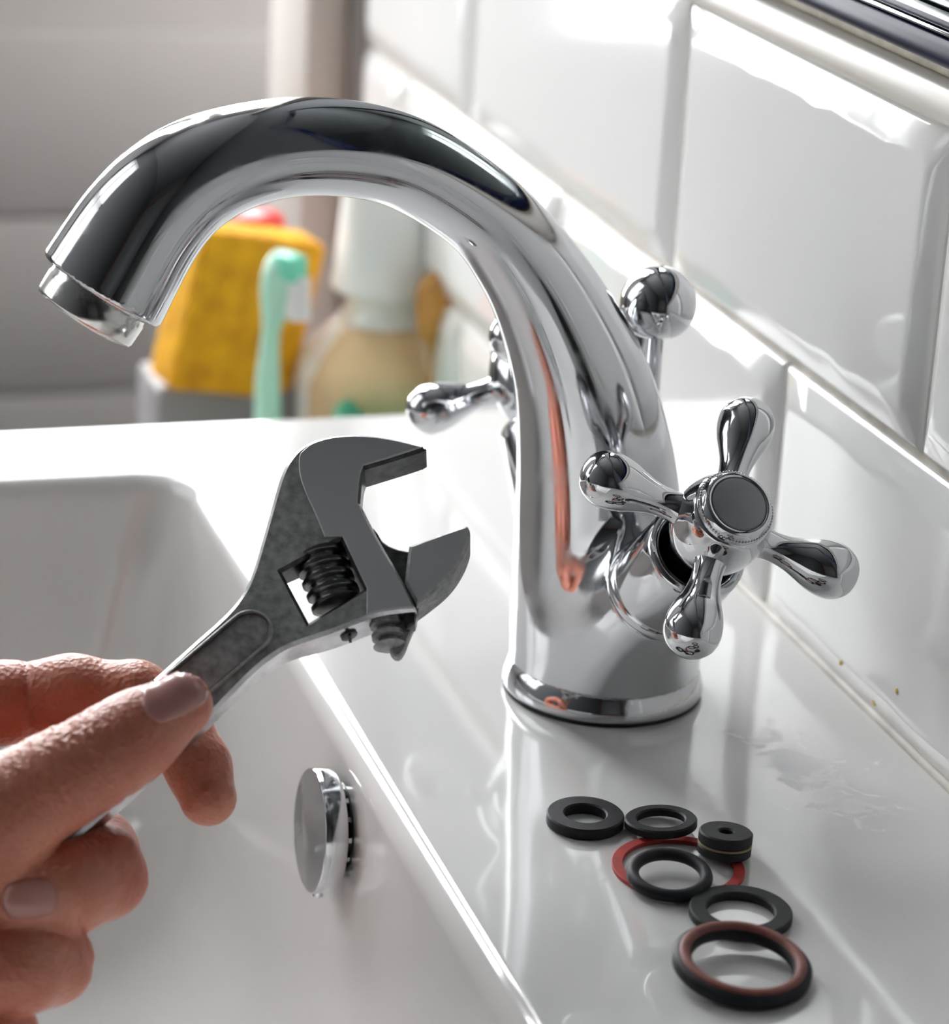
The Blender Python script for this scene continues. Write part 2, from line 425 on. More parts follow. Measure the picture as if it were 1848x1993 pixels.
# ------------------------------------------------------------------ washbasin
def rrect(cx, cy, a, b, rc, z, nc=14, ne=24):
    pts = []
    def line(p, q):
        for k in range(ne):
            t = k/ne; pts.append((p[0]+(q[0]-p[0])*t, p[1]+(q[1]-p[1])*t, z))
    cs = [(cx+a-rc, cy-b+rc, -90), (cx+a-rc, cy+b-rc, 0), (cx-a+rc, cy+b-rc, 90), (cx-a+rc, cy-b+rc, 180)]
    for i, (x, y, s) in enumerate(cs):
        for k in range(nc):
            t = R(s+90*k/nc); pts.append((x+rc*math.cos(t), y+rc*math.sin(t), z))
        x2, y2, s2 = cs[(i+1) % 4]
        p = (x+rc*math.cos(R(s+90)), y+rc*math.sin(R(s+90))); q = (x2+rc*math.cos(R(s2)), y2+rc*math.sin(R(s2)))
        line(p, q)
    return pts
OX0, OX1, OY0, OY1 = -.56, W+.010, -.42, .2225
oc = ((OX0+OX1)/2, (OY0+OY1)/2); oa, ob = (OX1-OX0)/2, (OY1-OY0)/2
IX0, IX1, IY0, IY1 = -.485, -.0660, -.335, .1795
ic = ((IX0+IX1)/2, (IY0+IY1)/2); ia, ib = (IX1-IX0)/2, (IY1-IY0)/2
rings = []
rings.append(rrect(*oc, oa-.02, ob-.02, .02, -.06))
rings.append(rrect(*oc, oa, ob, .02, -.05))
er = .0045
for k in range(9):
    t = R(90*k/8); rings.append(rrect(*oc, oa-er*(1-math.cos(t)), ob-er*(1-math.cos(t)), .02, -er+er*math.sin(t)))
for k in (.5,):
    rings.append([((1-k)*p[0]+k*q[0], (1-k)*p[1]+k*q[1], 0) for p, q in zip(rrect(*oc, oa-er, ob-er, .02, 0), rrect(*ic, ia, ib, .020, 0))])
rr = .0062
for k in range(10):
    t = R(86*k/9); d = rr*math.sin(t); rings.append(rrect(*ic, ia-d, ib-d, max(.020-d*.5, .010), -rr*(1-math.cos(t))))
z0 = -rr*(1-math.cos(R(86))); d0 = rr*math.sin(R(86)); dep = .125; fr = .04
for k in range(1, 9):
    z = z0+(-dep+fr-z0)*k/8; rings.append(rrect(*ic, ia-d0-(z0-z)*.07, ib-d0-(z0-z)*.07, (.0170+.029*k/8), z))
d1_ = d0+(dep-fr)*.07
for k in range(1, 9):
    t = R(90*k/8); dd = d1_+fr*(1-math.cos(t)); rings.append(rrect(*ic, ia-dd, ib-dd, .046+.0*k, -dep+fr-fr*math.sin(t)))
rings.append(rrect(*ic, .03, .03, .0299, -dep-.004))
vs = [p for r_ in rings for p in r_]; n = len(rings[0]); fs = []
for i in range(len(rings)-1):
    for k in range(n):
        j = (k+1) % n; fs.append((i*n+k, i*n+j, (i+1)*n+j, (i+1)*n+k))
fs.append(tuple((len(rings)-1)*n+k for k in range(n)))
wbn = tag(empty('washbasin', (0, 0, 0)), 'white glazed ceramic washbasin with a wide tap ledge and rectangular bowl', 'washbasin')
o = mesh_obj('basin_body', vs, fs, ceramic, wbn, True, 60)
# silicone bead along the wall
tube('sealant_bead', [(W-.0012, y, .0004) for y in np.linspace(-.41, .215, 20)], .0016, mat('old_sealant', (.70, .66, .60), .5, var=.2, vscale=80), wbn, 12)
# overflow cover on the right wall of the bowl
ov = empty('overflow_cover', (-.0724, -.0235, -.0215), (0, R(-86), 0)); ov.parent = wbn
lathe('cover_disc', [(.0028, 0), (.0028, .0140), (.0031, .0147), (.0036, .0150), (.0079, .0150), (.0084, .0148), (.0087, .0143), (.0087, 0)], chrome_worn, ov, seg=96, auto=35)
lathe('overflow_collar', [(-.003, .0118), (.0006, .0118), (.0012, .0112), (.0012, .0098), (-.003, .0098)], steel_dark, ov, seg=64, auto=35)
lathe('overflow_sleeve', [(-.003, .0096), (.0028, .0096)], steel_dark, ov, seg=48)
bm = bmesh.new()
for k in range(14):
    a = 2*math.pi*k/14
    add_box(bm, (.0105*math.cos(a), .0105*math.sin(a), .002), (.0012, .0012, .004), Matrix.Rotation(a, 3, 'Z'))
bm_obj('overflow_grille', bm, steel_edge, ov, False)
lathe('set_screw', [(.0, 0), (.0, .0013), (.0009, .0013), (.0012, .0010), (.0006, .0004), (.0004, 0)], chrome_clean, ov, axis=(-1, -.25, 0), origin=(-.0147, -.0035, .0058), seg=24, auto=30)

# ------------------------------------------------------------------ tap
YAW = R(4.3)
tap = tag(empty('mixer_tap', (0, 0, 0), (0, 0, YAW)), 'chrome basin mixer tap with high curved spout and two cross handles', 'tap')
cen = np.array([  # x, z, radius of the spout's centre line, base to outlet (tap frame)
 (0.0, -.004, .0240), (0.0, .004, .0236), (0, .0085, .0235), (-.0001, .0115, .0230), (-.0010, .019, .0229), (-.0026, .031, .0221), (-.0042, .0440, .0208), (-.0058, .0580, .0196),
 (-.0090, .0735, .0178), (-.0136, .0870, .0158), (-.0225, .1040, .0130), (-.0310, .1155, .0114), (-.0400, .1250, .0106), (-.0600, .1372, .0107), (-.0800, .1412, .0110), (-.0960, .1400, .0114),
 (-.1097, .1352, .0127), (-.1199, .1261, .0139), (-.1298, .1100, .0151), (-.1400, .0935, .0160)])
dense = []; tt = []
Q = np.vstack([2*cen[0]-cen[1], cen, 2*cen[-1]-cen[-2]])
def cr(i, t):
    a, b, c, d = Q[i], Q[i+1], Q[i+2], Q[i+3]
    t = t[..., None]
    return .5*((2*b)+(-a+c)*t+(2*a-5*b+4*c-d)*t*t+(-a+3*b-3*c+d)*t**3)
# resample + smooth the centre line, then work with a dense C2-ish polyline
for i in range(len(cen)-1): dense.append(cr(i, np.linspace(0, 1, 24, endpoint=False)))
dense = np.vstack(dense)
arc = np.r_[0, np.cumsum(np.linalg.norm(np.diff(dense[:, :2], axis=0), axis=1))]
S = np.linspace(0, arc[-1], 400); dn = np.stack([np.interp(S, arc, dense[:, k]) for k in range(3)], 1)
for _ in range(60):
    dn[1:-1] = .25*dn[:-2]+.5*dn[1:-1]+.25*dn[2:]
ds = S[1]-S[0]
def curve(s):
    """cubic B-spline evaluation of the centre line: position, tangent, radius"""
    x = np.clip(s/ds, 1, len(dn)-2.001); i = x.astype(int); f = (x-i)[:, None]
    p0, p1, p2, p3 = dn[i-1], dn[i], dn[i+1], dn[np.minimum(i+2, len(dn)-1)]
    pos = ((1-f)**3*p0+(3*f**3-6*f**2+4)*p1+(-3*f**3+3*f**2+3*f+1)*p2+f**3*p3)/6
    der = (-3*(1-f)**2*p0+(9*f**2-12*f)*p1+(-9*f**2+6*f+3)*p2+3*f**2*p3)/6/ds
    return pos, der
samp = np.arange(0, len(dn), 6)
def spout(P):
    q = P[:, [0, 2]]; best = np.full(len(P), 9.); bs = np.zeros(len(P))
    for k in samp:
        d = (q[:, 0]-dn[k, 0])**2+(q[:, 1]-dn[k, 1])**2
        mk = d < best; best[mk] = d[mk]; bs[mk] = S[k]
    for _ in range(4):
        pos, der = curve(bs)
        t2 = (der[:, :2]**2).sum(1)
        bs = np.clip(bs+((q-pos[:, :2])*der[:, :2]).sum(1)/t2, ds*1.01, S[-1]-ds*2.1)
    pos, der = curve(bs)
    return np.sqrt(((q-pos[:, :2])**2).sum(1)+P[:, 1]**2)-pos[:, 2]
VA = np.array([0, -.715, .70]); VA /= np.linalg.norm(VA); VO = np.array([0, 0, .0092])
END = np.array([-.1298, 0, .1100]); ED = np.array([-.0185, 0, -.0285]); ED /= np.linalg.norm(ED)
T0 = .041
def valve(P, sgn):
    A = VA*np.array([1, sgn, 1]); c = round_cone(P, VO+A*.006, VO+A*.048, .0185, .0128)
    cut = (P-(VO+A*T0))@A
    return smax(c, cut, .0012)
def tap_sdf(P):
    d = spout(P)
    v = np.minimum(valve(P, 1), valve(P, -1))
    d = smin(d, v, .0085)
    d = smax(d, np.where(P[:, 0] < -.085, (P-END)@ED, -.05), .0016)
    return smax(d, .0076-P[:, 2], .0006)
implicit('tap_body', tap_sdf, (-.152, -.052, -.002), (.030, .052, .158), .0011, chrome_worn, tap)
lathe('base_ring', [(.0008, .0200), (.0008, .0248), (.0012, .0252), (.0020, .0254), (.0038, .0250), (.0054, .0245), (.0068, .0239), (.0078, .0233), (.0083, .0226), (.0083, .0210)], chrome, tap, seg=128)
lathe('base_gasket', [(.0, .02), (.0, .0251), (.0009, .0251), (.0009, .02)], black_rubber, tap, seg=96)
# aerator
lathe('aerator', [(-.002, .0118), (.0012, .0119), (.0018, .0122), (.0062, .0121), (.0070, .0117), (.0072, .0108), (.0055, .0104), (.0052, 0)],
      mat('aerator_metal', (.70, .69, .66), .12, 1.0, rvar=.25, rscale=150, var=.15, vscale=120), tap, axis=tuple(ED), origin=tuple(END), seg=72)
def valve_parts(sgn, ang):
    A = Vector((0, VA[1]*sgn, VA[2])); O = Vector(VO)
    prof = smooth_profile([(T0-.0006, .0120), (T0-.0004, .0132), (T0+.0008, .0138), (T0+.0022, .0134), (T0+.0030, .0128)], 4).tolist()
    prof += [(T0+.0036, .0129), (T0+.020, .0123), (T0+.0225, .0121), (T0+.0238, .0114), (T0+.0240, .0100), (T0+.0225, .0092), (T0+.012, .0090)]
    lathe('valve_bonnet', prof, chrome, tap, axis=A, origin=O, seg=96, auto=None)
    lathe('valve_stem', [(T0+.010, 0), (T0+.010, .0058), (T0+.036, .0055), (T0+.036, 0)], steel_dark, tap, axis=A, origin=O, seg=32, auto=40)
    q = Vector((0, 0, 1)).rotation_difference(A)
    h = empty('cross_handle', O+A*.0785); h.parent = tap; h.rotation_mode = 'QUATERNION'
    # local frame: z along the valve, x kept level
    zx = A; xx = Vector((1, 0, 0)); yx = zx.cross(xx)
    h.rotation_quaternion = Matrix((xx, yx, zx)).transposed().to_quaternion()
    hub = smooth_profile([(-.0088, .0070), (-.0086, .0088), (-.0070, .0100), (-.0030, .0109), (.0010, .0111), (.0045, .0106), (.0072, .0096), (.0080, .0090)], 5).tolist()
    lathe('handle_hub', [(-.0088, 0)]+hub+[(.0082, .0)], chrome_clean, h, seg=96)
    for k in range(4):
        a = R(ang+90*k)
        ap = smooth_profile([(.0062, .0062), (.0085, .0047), (.0110, .0037), (.0140, .0035), (.0170, .0039), (.0200, .0048), (.0230, .0059), (.0260, .00655), (.0290, .00655), (.0316, .0055), (.0333, .0038), (.0341, .0018), (.0343, 0)], 5).tolist()
        lathe('handle_arm', ap, chrome_clean, h, axis=(math.cos(a), math.sin(a), 0), origin=(0, 0, -.0005), seg=56)
    lathe('handle_cap', [(.0076, .0088), (.0090, .0088), (.0096, .0086), (.0108, .0080), (.0112, .0076), (.0113, .0068), (.0109, .0066)], chrome, h, seg=96)
    lathe('index_disc', [(.0106, .0067), (.0112, .0064), (.0114, .0060), (.0114, 0)], satin, h, seg=72)
    bm = bmesh.new()
    for k in range(72):
        a = 2*math.pi*k/72
        bmesh.ops.create_icosphere(bm, subdivisions=1, radius=.00036, matrix=Matrix.Translation((.0087*math.cos(a), .0087*math.sin(a), .0094)))
    tag(bm_obj('cap_beading', bm, chrome_clean, h), kind='stuff')
valve_parts(1, 61)
valve_parts(-1, 152)
kn = empty('lift_rod', (.0116, .0085, .0605)); kn.parent = tap
tube('rod', [(0, 0, -.01), (0, 0, .030)], .0021, chrome, kn, 24)
rk = .0094
prof = [(.0291, 0), (.0291, .0048), (.0293, .0053)] + [(.0366-rk*math.cos(t)+.0, rk*math.sin(t)) for t in np.linspace(R(38), R(180), 30)]
lathe('rod_knob', prof, chrome_clean, kn, seg=72)

# ------------------------------------------------------------------ washers on the ledge
def ring_prof(ri, ro, th, b=.00035):
    return [(0, ri+b), (0, ro-b), (b, ro), (th-b, ro), (th, ro-b), (th, ri+b), (th-b, ri), (b, ri), (0, ri+b)]
def single(name, px, py, z, prof, m, label, tilt=(0, 0), th=.002, cat='washer', parts=None):
    c = onplane(px, py, 2, z+th)
    o = lathe(name, prof, m, None, seg=96, auto=35)
    o.location = (c[0], c[1], z); o.rotation_euler = (R(tilt[0]), R(tilt[1]), 0)
    return tag(o, label, cat)
single('flat_washer', 1140, 1582, .0001, ring_prof(.0047, .0088, .0026), black_rubber, 'thick black rubber washer furthest left, nearest the bowl rim', th=.0026)
single('flat_washer', 1288, 1592, .0012, ring_prof(.0054, .0082, .0020), black_rubber, 'black rubber washer between the leftmost washer and the small thick one', (-5, -2), th=.0020)
single('fibre_ring', 1321, 1684, .0001, ring_prof(.0122, .0146, .0009, .0001), red_fibre, 'thin red fibre ring lying flat under the black O-ring', th=.0009, cat='sealing ring')
c3 = onplane(1413, 1620, 2, .0062)
vw = tag(empty('tap_washer', (c3[0], c3[1], .0011), (R(-4), R(3), 0)), 'small thick double-layer tap washer with a tiny hole and tan seam', 'washer')
lathe('rubber_disc', ring_prof(.0016, .0060, .0022), grey_rubber, vw, seg=72, auto=35)
lathe('tan_seam', ring_prof(.0016, .00602, .0005, .0001), mat('tan_paper', (.32, .25, .15), .7), vw, origin=(0, 0, .0022), seg=72, auto=35)
lathe('rubber_disc', ring_prof(.0016, .0060, .0026), grey_rubber, vw, origin=(0, 0, .0027), seg=72, auto=35)
tor = [(.0014-.0014*math.cos(t), .0080+.0014*math.sin(t)) for t in np.linspace(0, 2*math.pi, 25)]
single('o_ring', 1304, 1697, .0012, tor, black_rubber, 'round-section black O-ring lying inside the red fibre ring', (6, -2), th=.002, cat='sealing ring')
single('flat_washer', 1443, 1768, .0001, ring_prof(.0072, .0110, .0021), grey_rubber, 'wide dull grey-black washer partly under the largest ring', th=.0021)
c7 = onplane(1449, 1864, 2, .0050)
bw = tag(empty('seal_washer', (c7[0], c7[1]+.001, .0012), (R(5.5), R(2), 0)), 'largest black seal washer with a red-brown top ring, nearest the camera', 'washer')
lathe('rubber_body', ring_prof(.0104, .0143, .0034, .0009), black_rubber, bw, seg=96, auto=50)
lathe('brown_ring', [(.0030, .0108), (.0037, .0111), (.0040, .0117), (.0040, .0125), (.0037, .0130), (.0030, .0132)], brown_rubber, bw, seg=96)

# ------------------------------------------------------------------ things beyond the ledge, out of focus
shelf = tag(box('shelf', (-.16, .238, -.098), (.0585, .46, -.083), mat('grey_shelf', (.42, .41, .40), .5), None, bev=.002), 'low grey shelf behind the washbasin under the sponge and bottle', 'shelf')
def place(px, py, Y): return onplane(px, py, 1, Y)
# sponge
YS = .395
tl, tr, bl = place(402, 448, YS-.012), place(640, 478, YS), place(338, 762, YS-.012)
ex = V(tr-tl); wS = ex.length; ex.normalize(); ez = V(tl-bl); hS = ez.length; ez.normalize(); ey = ez.cross(ex).normalized(); ez = ex.cross(ey)*1.0
sp = bmesh.new(); add_box(sp, (0, 0, 0), (wS, .022, hS), bev=.003, seg=3)
bmesh.ops.subdivide_edges(sp, edges=sp.edges[:], cuts=2, use_grid_fill=True)
sponge = bm_obj('sponge', sp, mat('orange_yellow_sponge', (.90, .40, .010), .9, bump=.9, bscale=260, bdist=.003, var=.3, vscale=80, voro=False, sss=.2), None, True, 60)
cc = (V(tl)+V(tr))/2 - ez*hS/2 + ey*.011
sponge.matrix_world = Matrix(((ex.x, ey.x, ez.x, cc.x), (ex.y, ey.y, ez.y, cc.y), (ex.z, ey.z, ez.z, cc.z), (0, 0, 0, 1)))
tag(sponge, 'orange-yellow rectangular sponge standing upright left of the bottle', 'sponge')
lowz = cc.z-hS/2
soap = tag(box('soap_dish', (cc.x-.032, cc.y-.006, -.083), (cc.x+.03, cc.y+.035, lowz+.002), mat('grey_plastic', (.25, .24, .24), .5), None, bev=.003), 'grey plastic dish that holds up the orange-yellow sponge', 'dish')
# toothbrush
YT = .345
tb = tag(empty('toothbrush', tuple(place(522, 812, YT))), 'mint green toothbrush standing upright in front of the yellow sponge', 'toothbrush')
org = V(tb.location)
mint = mat('mint_plastic', (.50, .86, .68), .25, sss=.3); mint2 = mat('bright_mint', (.18, .70, .48), .4)
def tp(px, py, dy=0): return V(place(px, py, YT+dy))-org
hp = [tp(520, 990), tp(521, 900), tp(521, 812), tp(521, 740), tp(524, 680), tp(528, 640), tp(534, 610), tp(541, 575), tp(547, 540), tp(551, 510), tp(553, 490)]
tube('brush_handle', hp, [.0052, .0052, .0050, .0046, .0036, .0034, .0048, .0066, .0072, .0062, .0036], mint, tb, 20)
br = bmesh.new()
for i in range(7):
    for j in range(3):
        p = tp(556+j*9, 610-i*12, -.003-j*.001)
        add_box(br, p+Vector((.001, -.003, 0)), (.0030, .0095, .0026), Matrix.Rotation(R(28), 3, 'Z'), bev=.0006)
bristle = bm_obj('bristles', br, mat('white_bristle', (.85, .85, .82), .6), tb); bristle['kind'] = 'stuff'
br = bmesh.new()
for i in range(4):
    p = tp(564, 532-i*11, -.003); add_box(br, p+Vector((.0, -.003, 0)), (.0080, .0095, .0030), Matrix.Rotation(R(28), 3, 'Z'), bev=.0010)
tag(bm_obj('bristle_tuft', br, mint2, tb), 'bright mint green tip bristles')
# bottle
YP = .385
bc = place(735, 800, YP); bz0 = -.083
bt = tag(empty('bottle', (bc[0], bc[1], bz0)), 'white bottle with a tan label and tall white cap behind the tap', 'bottle')
def zof(px, py): return place(px, py, YP)[2]-bz0
def wof(px0, px1, py): return abs(place(px1, py, YP)[0]-place(px0, py, YP)[0])/2
rb = wof(580, 890, 760); zs = zof(735, 705); zn = zof(735, 590)
rn = wof(668, 808, 575)
shell = mat('white_bottle_plastic', (.90, .90, .87), .18, sss=.2, coat=.6)
prof = [(0, 0), (0, rb*.9), (.004, rb)] + smooth_profile([(.004, rb), (zs*.5, rb), (zs-.006, rb), (zs+.002, rb*.96), ((zs+zn)/2, (rb+rn)/2), (zn-.002, rn*1.02), (zn+.006, rn), (zn+.012, rn)], 6).tolist() + [(zn+.012, 0)]
lathe('bottle_shell', prof, shell, bt, seg=64, sx=1.0)
lab = []; lf = []; hs = np.r_[np.linspace(.006, zs-.004, 8), np.linspace(zs, zn-.006, 8)]; rs_ = [np.interp(h_, [p[0] for p in prof], [p[1] for p in prof])+.0004 for h_ in hs]
for i_, (h_, r_) in enumerate(zip(hs, rs_)):
    for k in range(25):
        a = R(-105+(k-12)*(4.6 if h_ < zs else 4.2)); lab.append((r_*math.cos(a), r_*math.sin(a), h_))
for i_ in range(len(hs)-1):
    for k in range(24): lf.append((i_*25+k, i_*25+k+1, (i_+1)*25+k+1, (i_+1)*25+k))
lo_ = mesh_obj('bottle_label', lab, lf, mat('tan_label', (.70, .50, .28), .5, var=.12, vscale=40), bt)
md = lo_.modifiers.new('thickness', 'SOLIDIFY'); md.thickness = .0003
zc = zof(735, 560); zt = zof(735, 335)
capm = mat('white_cap_plastic', (.92, .92, .90), .3)
lathe('bottle_cap', [(zc, 0), (zc, wof(634, 832, 560)-.001), (zc+.001, wof(634, 832, 560)), (zc+.004, wof(636, 830, 560)), (zc+.006, wof(640, 826, 550)), (zt-.002, wof(652, 812, 400)), (zt, wof(656, 808, 400)-.002), (zt, 0)], capm, bt, seg=64, auto=40)
# green dish around the bottle, brown brush head, red cap
gd = place(780, 795, .345)
lathe_p = [(0, 0), (0, .030), (.012, .038), (.0135, .0385), (.0135, .0368), (.003, .029), (.003, 0)]
gdish = lathe('green_dish', lathe_p, mat('green_plastic', (.06, .42, .28), .35), None, seg=64, auto=40)
gdish.scale = (1.25, 1.0, 1.0)
gdish.location = (place(800, 790, .43)[0]-.012, .425, place(740, 782, .387)[2]-.0135+0.0)
gdish.location = (bc[0]+.018, .335, place(740, 790, .300)[2]-.0300)
tag(gdish, 'green plastic dish in front of the bottle, cut off by the ledge', 'dish')
dp = gdish.location
dr = tag(box('dish_block', (dp.x-.03, dp.y-.025, -.083), (dp.x+.03, dp.y+.02, dp.z), mat('white_block', (.7, .7, .68), .5), None, bev=.002), 'small white block under the green dish, hidden by the ledge', 'block')
bb = place(850, 570, .352)
bro = lathe('bath_brush', smooth_profile([(-.080, .003), (-.045, .003), (-.020, .0032), (-.010, .0070), (.002, .0078), (.009, .0055), (.0115, .0025), (.012, 0)], 5).tolist(), mat('amber_brown', (.50, .24, .05), .6, var=.4, vscale=60), None, seg=32)
bro.location = V(bb)+Vector((0, 0, -.004)); bro.rotation_euler = (0, R(-3), 0)
tag(bro, 'amber brown brush head sticking up to the right of the bottle', 'brush')
rcp = place(506, 428, .425)
red = lathe('red_cap', smooth_profile([(-.06, .009), (-.03, .0092), (-.004, .0095), (.004, .0098), (.007, .007), (.0080, .0)], 5).tolist(), mat('red_plastic', (.70, .04, .035), .4), None, seg=40)
red.location = V(rcp)+Vector((0, 0, -.004))
tag(red, 'red cap showing behind the top edge of the sponge', 'cap')

# ------------------------------------------------------------------ adjustable wrench
TH = R(28)
WP0 = atZ(700, 1030, .605)
WX = M @ np.array([1, 0, 0]); WY = M @ np.array([0, math.cos(TH), -math.sin(TH)]); WZ = M @ np.array([0, math.sin(TH), math.cos(TH)])
def wp(px, py, h=0.0):
    """photo pixel on the plane h metres in front of the wrench face -> wrench-local coordinates"""
    r = ray(px, py); t = ((WP0+WZ*h-CAM)@WZ)/(r@WZ); p = CAM+r*t-WP0
    return np.array([p@WX, p@WY, h])
def w2w(p): return WP0+WX*p[0]+WY*p[1]+WZ*p[2]
def wc(X, Y, h=0.0): return wp(280+.3788*X, 800+.3788*Y, h)      # coordinates read off an enlarged crop
wrench = tag(empty('adjustable_wrench', tuple(WP0)), 'grey steel adjustable wrench with open jaws held in the hand', 'wrench')
wrench.rotation_mode = 'QUATERNION'
wrench.rotation_quaternion = Matrix([[WX[i], WY[i], WZ[i]] for i in range(3)]).to_quaternion()
def resample(pts, closed=True, step=.0012, rounds=1):
    P = [np.array(p[:2]) for p in pts]; out = []
    n = len(P)
    for i in range(n if closed else n-1):
        a, b = P[i], P[(i+1) % n]; k = max(1, int(np.linalg.norm(b-a)/step))
        for j in range(k): out.append(a+(b-a)*j/k)
    return np.array(out)
def chaikin(pts, keep=(), it=2):
    P = [np.array(p[:2]) for p in pts]; K = [i in keep for i in range(len(P))]
    for _ in range(it):
        Q_, K2 = [], []
        n = len(P)
        for i in range(n):
            if K[i]: Q_.append(P[i]); K2.append(True)
            else:
                Q_.append(.25*P[i-1]+.75*P[i]); K2.append(False)
                Q_.append(.75*P[i]+.25*P[(i+1) % n]); K2.append(False)
        P, K = Q_, K2
    return np.array(P)
def offset(P, d):
    P = np.asarray(P); a = np.roll(P, 1, 0); b = np.roll(P, -1, 0)
    t1 = P-a; t2 = b-P
    t1 = t1/(np.linalg.norm(t1, axis=1)[:, None]+1e-12); t2 = t2/(np.linalg.norm(t2, axis=1)[:, None]+1e-12)
    n1 = np.stack([-t1[:, 1], t1[:, 0]], 1); n2 = np.stack([-t2[:, 1], t2[:, 0]], 1)
    nn = n1+n2; nn /= np.linalg.norm(nn, axis=1)[:, None]+1e-12
    k = 1/np.clip((nn*n1).sum(1), .5, 1)
    return P+nn*(d*k)[:, None]
def area(P): x, y = P[:, 0], P[:, 1]; return .5*np.sum(x*np.roll(y, -1)-y*np.roll(x, -1))
def plate(name, outer, holes, zf, zb, m, parent, ch=.0006, chb=None, side_m=None, zbf=None, zff=None, dark=None):
    """solid plate: chamfered outline, through holes, front at zf and back at zb (or a function of position)"""
    chb = ch if chb is None else chb
    outer = outer if area(outer) > 0 else outer[::-1]
    holes = [h if area(h) < 0 else h[::-1] for h in holes]
    loops = [outer]+holes; vs = []; fs = []; mi_ = []
    fz = zff or (lambda p: zf); bz = zbf or (lambda p: zb)
    front = []; back = []
    for L_ in loops:
        rs = []
        for ins, base, dz in ((ch, 'f', 0), (0, 'f', -ch), (0, 'b', chb), (chb, 'b', 0)):
            P = offset(L_, ins) if ins else L_
            ids = []
            for p in P:
                z = (fz(p) if base == 'f' else bz(p))+dz; vs.append((p[0], p[1], z)); ids.append(len(vs)-1)
            rs.append(ids)
        n = len(L_)
        for a, b in zip(rs, rs[1:]):
            for k in range(n):
                j = (k+1) % n; fs.append((a[k], b[k], b[j], a[j])); mi_.append(2 if (L_ is not outer or (dark and dark((L_[k]+L_[j])/2))) else 1)
        front.append(rs[0]); back.append(rs[-1])
    for grp, rev in ((front, False), (back, True)):
        polys = [[Vector((vs[i][0], vs[i][1], 0)) for i in ids] for ids in grp]
        flat = [i for ids in grp for i in ids]
        for tri in geometry.tessellate_polygon(polys):
            f = tuple(flat[i] for i in tri)
            fs.append(f); mi_.append(0)
    o = mesh_obj(name, vs, fs, m, parent, True)
    me = o.data; me.materials.append(side_m or m); me.materials.append(steel_dark)
    bm = bmesh.new(); bm.from_mesh(me); bmesh.ops.recalc_face_normals(bm, faces=bm.faces[:]); bm.to_mesh(me); bm.free()
    if len(me.polygons) == len(mi_): me.polygons.foreach_set('material_index', mi_)
    me.polygons.foreach_set('use_smooth', [True]*len(me.polygons)); me.set_sharp_from_angle(angle=R(28))
    return o
HX = np.array([-.75, .66])                      # handle direction in the photo
def hpx(X, Y, k): return (X+HX[0]*k, Y+HX[1]*k)
body = [wc(*p) for p in [(480, 970), (530, 890), (565, 800), (600, 680), (640, 540), (676, 410), (702, 325), (738, 250), (785, 190), (850, 148), (950, 120), (1050, 110), (1160, 114), (1270, 131), (1370, 155), (1430, 172),
        (1452, 183), (1437, 196), (1290, 243), (1135, 290), (1122, 330), (1112, 465), (1180, 600), (1230, 690), (1330, 860), (1392, 985), (1402, 1018),
        (1300, 1026), (1190, 1044), (1090, 1082), (980, 1125), (850, 1168), (760, 1198), (690, 1235), (600, 1300), (500, 1395), (357, 1545)]]
hnd = [wp(x, y) for x, y in [(330, 1466), (200, 1586), (90, 1676), (-60, 1788), (-130, 1826), (-185, 1810), (-205, 1760), (-180, 1716), (-60, 1614), (100, 1486), (250, 1362), (322, 1298)]]
body = body+hnd+[wc(250, 1188), wc(400, 1058)]
keep = {16, 19, 21, 26}
bo = chaikin(body, keep, 2); bo = resample(bo, step=.0016)
hole = resample([wc(*p) for p in [(708, 818), (1012, 652), (1132, 905), (846, 1078)]], step=.002)
def backz(p):                                    # head thick, handle thinner
    t = np.clip((p[0]+.030)/.028, 0, 1); t = t*t*(3-2*t); return -.0064-.0036*t
jl = [wc(*p)[:2] for p in [(1437, 196), (1135, 290), (1118, 350), (1112, 465)]]
def inner_jaw(p):
    for a, b in zip(jl, jl[1:]):
        ab = b-a; t = np.clip((p-a)@ab/(ab@ab), 0, 1)
        if np.linalg.norm(p-a-ab*t) < .0007: return True
    return False
plate('wrench_body', bo, [hole], -.0005, -.010, steel_rough, wrench, ch=.0008, side_m=steel_edge, zbf=backz, dark=inner_jaw)
# (brighter steel on the outer edges, darker steel between the jaws)
# raised ground face of the head and fixed jaw
face = [wc(*p) for p in [(795, 235), (812, 205), (862, 165), (950, 137), (1050, 126), (1160, 129), (1270, 145), (1365, 167), (1425, 183), (1290, 228), (1128, 276), (1108, 330), (1098, 465), (1168, 610), (1218, 700),
        (1318, 868), (1376, 985), (1384, 1008), (1300, 1012), (1190, 1030), (1145, 1045), (1146, 905), (1020, 640), (930, 645), (880, 520), (835, 430), (800, 330)]]
plate('ground_face', resample(chaikin(face, {8, 10, 12, 17, 20, 21, 22, 23}, 1), step=.002), [], 0, -.0012, steel_flat, wrench, ch=.0002)
# rim around the recessed grip panel
def stadium(p0, p1, r, n=20):
    p0, p1 = np.array(p0[:2]), np.array(p1[:2]); d = (p1-p0)/np.linalg.norm(p1-p0); q = np.array([-d[1], d[0]]); out = []
    for k in range(n+1):
        a = math.pi*k/n-math.pi/2; out.append(p1+(d*math.cos(a)+q*math.sin(a))*r)
    for k in range(n+1):
        a = math.pi*k/n+math.pi/2; out.append(p0+(d*math.cos(a)+q*math.sin(a))*r)
    return np.array(out)
sA, sB = wc(545, 1128), wp(-120, 1742)
so = resample(stadium(sA, sB, .0050), step=.0015); si = resample(stadium(sA, sB, .0041), step=.0015)
plate('grip_rim', so, [si], .00028, -.001, steel_rough, wrench, ch=.0003)
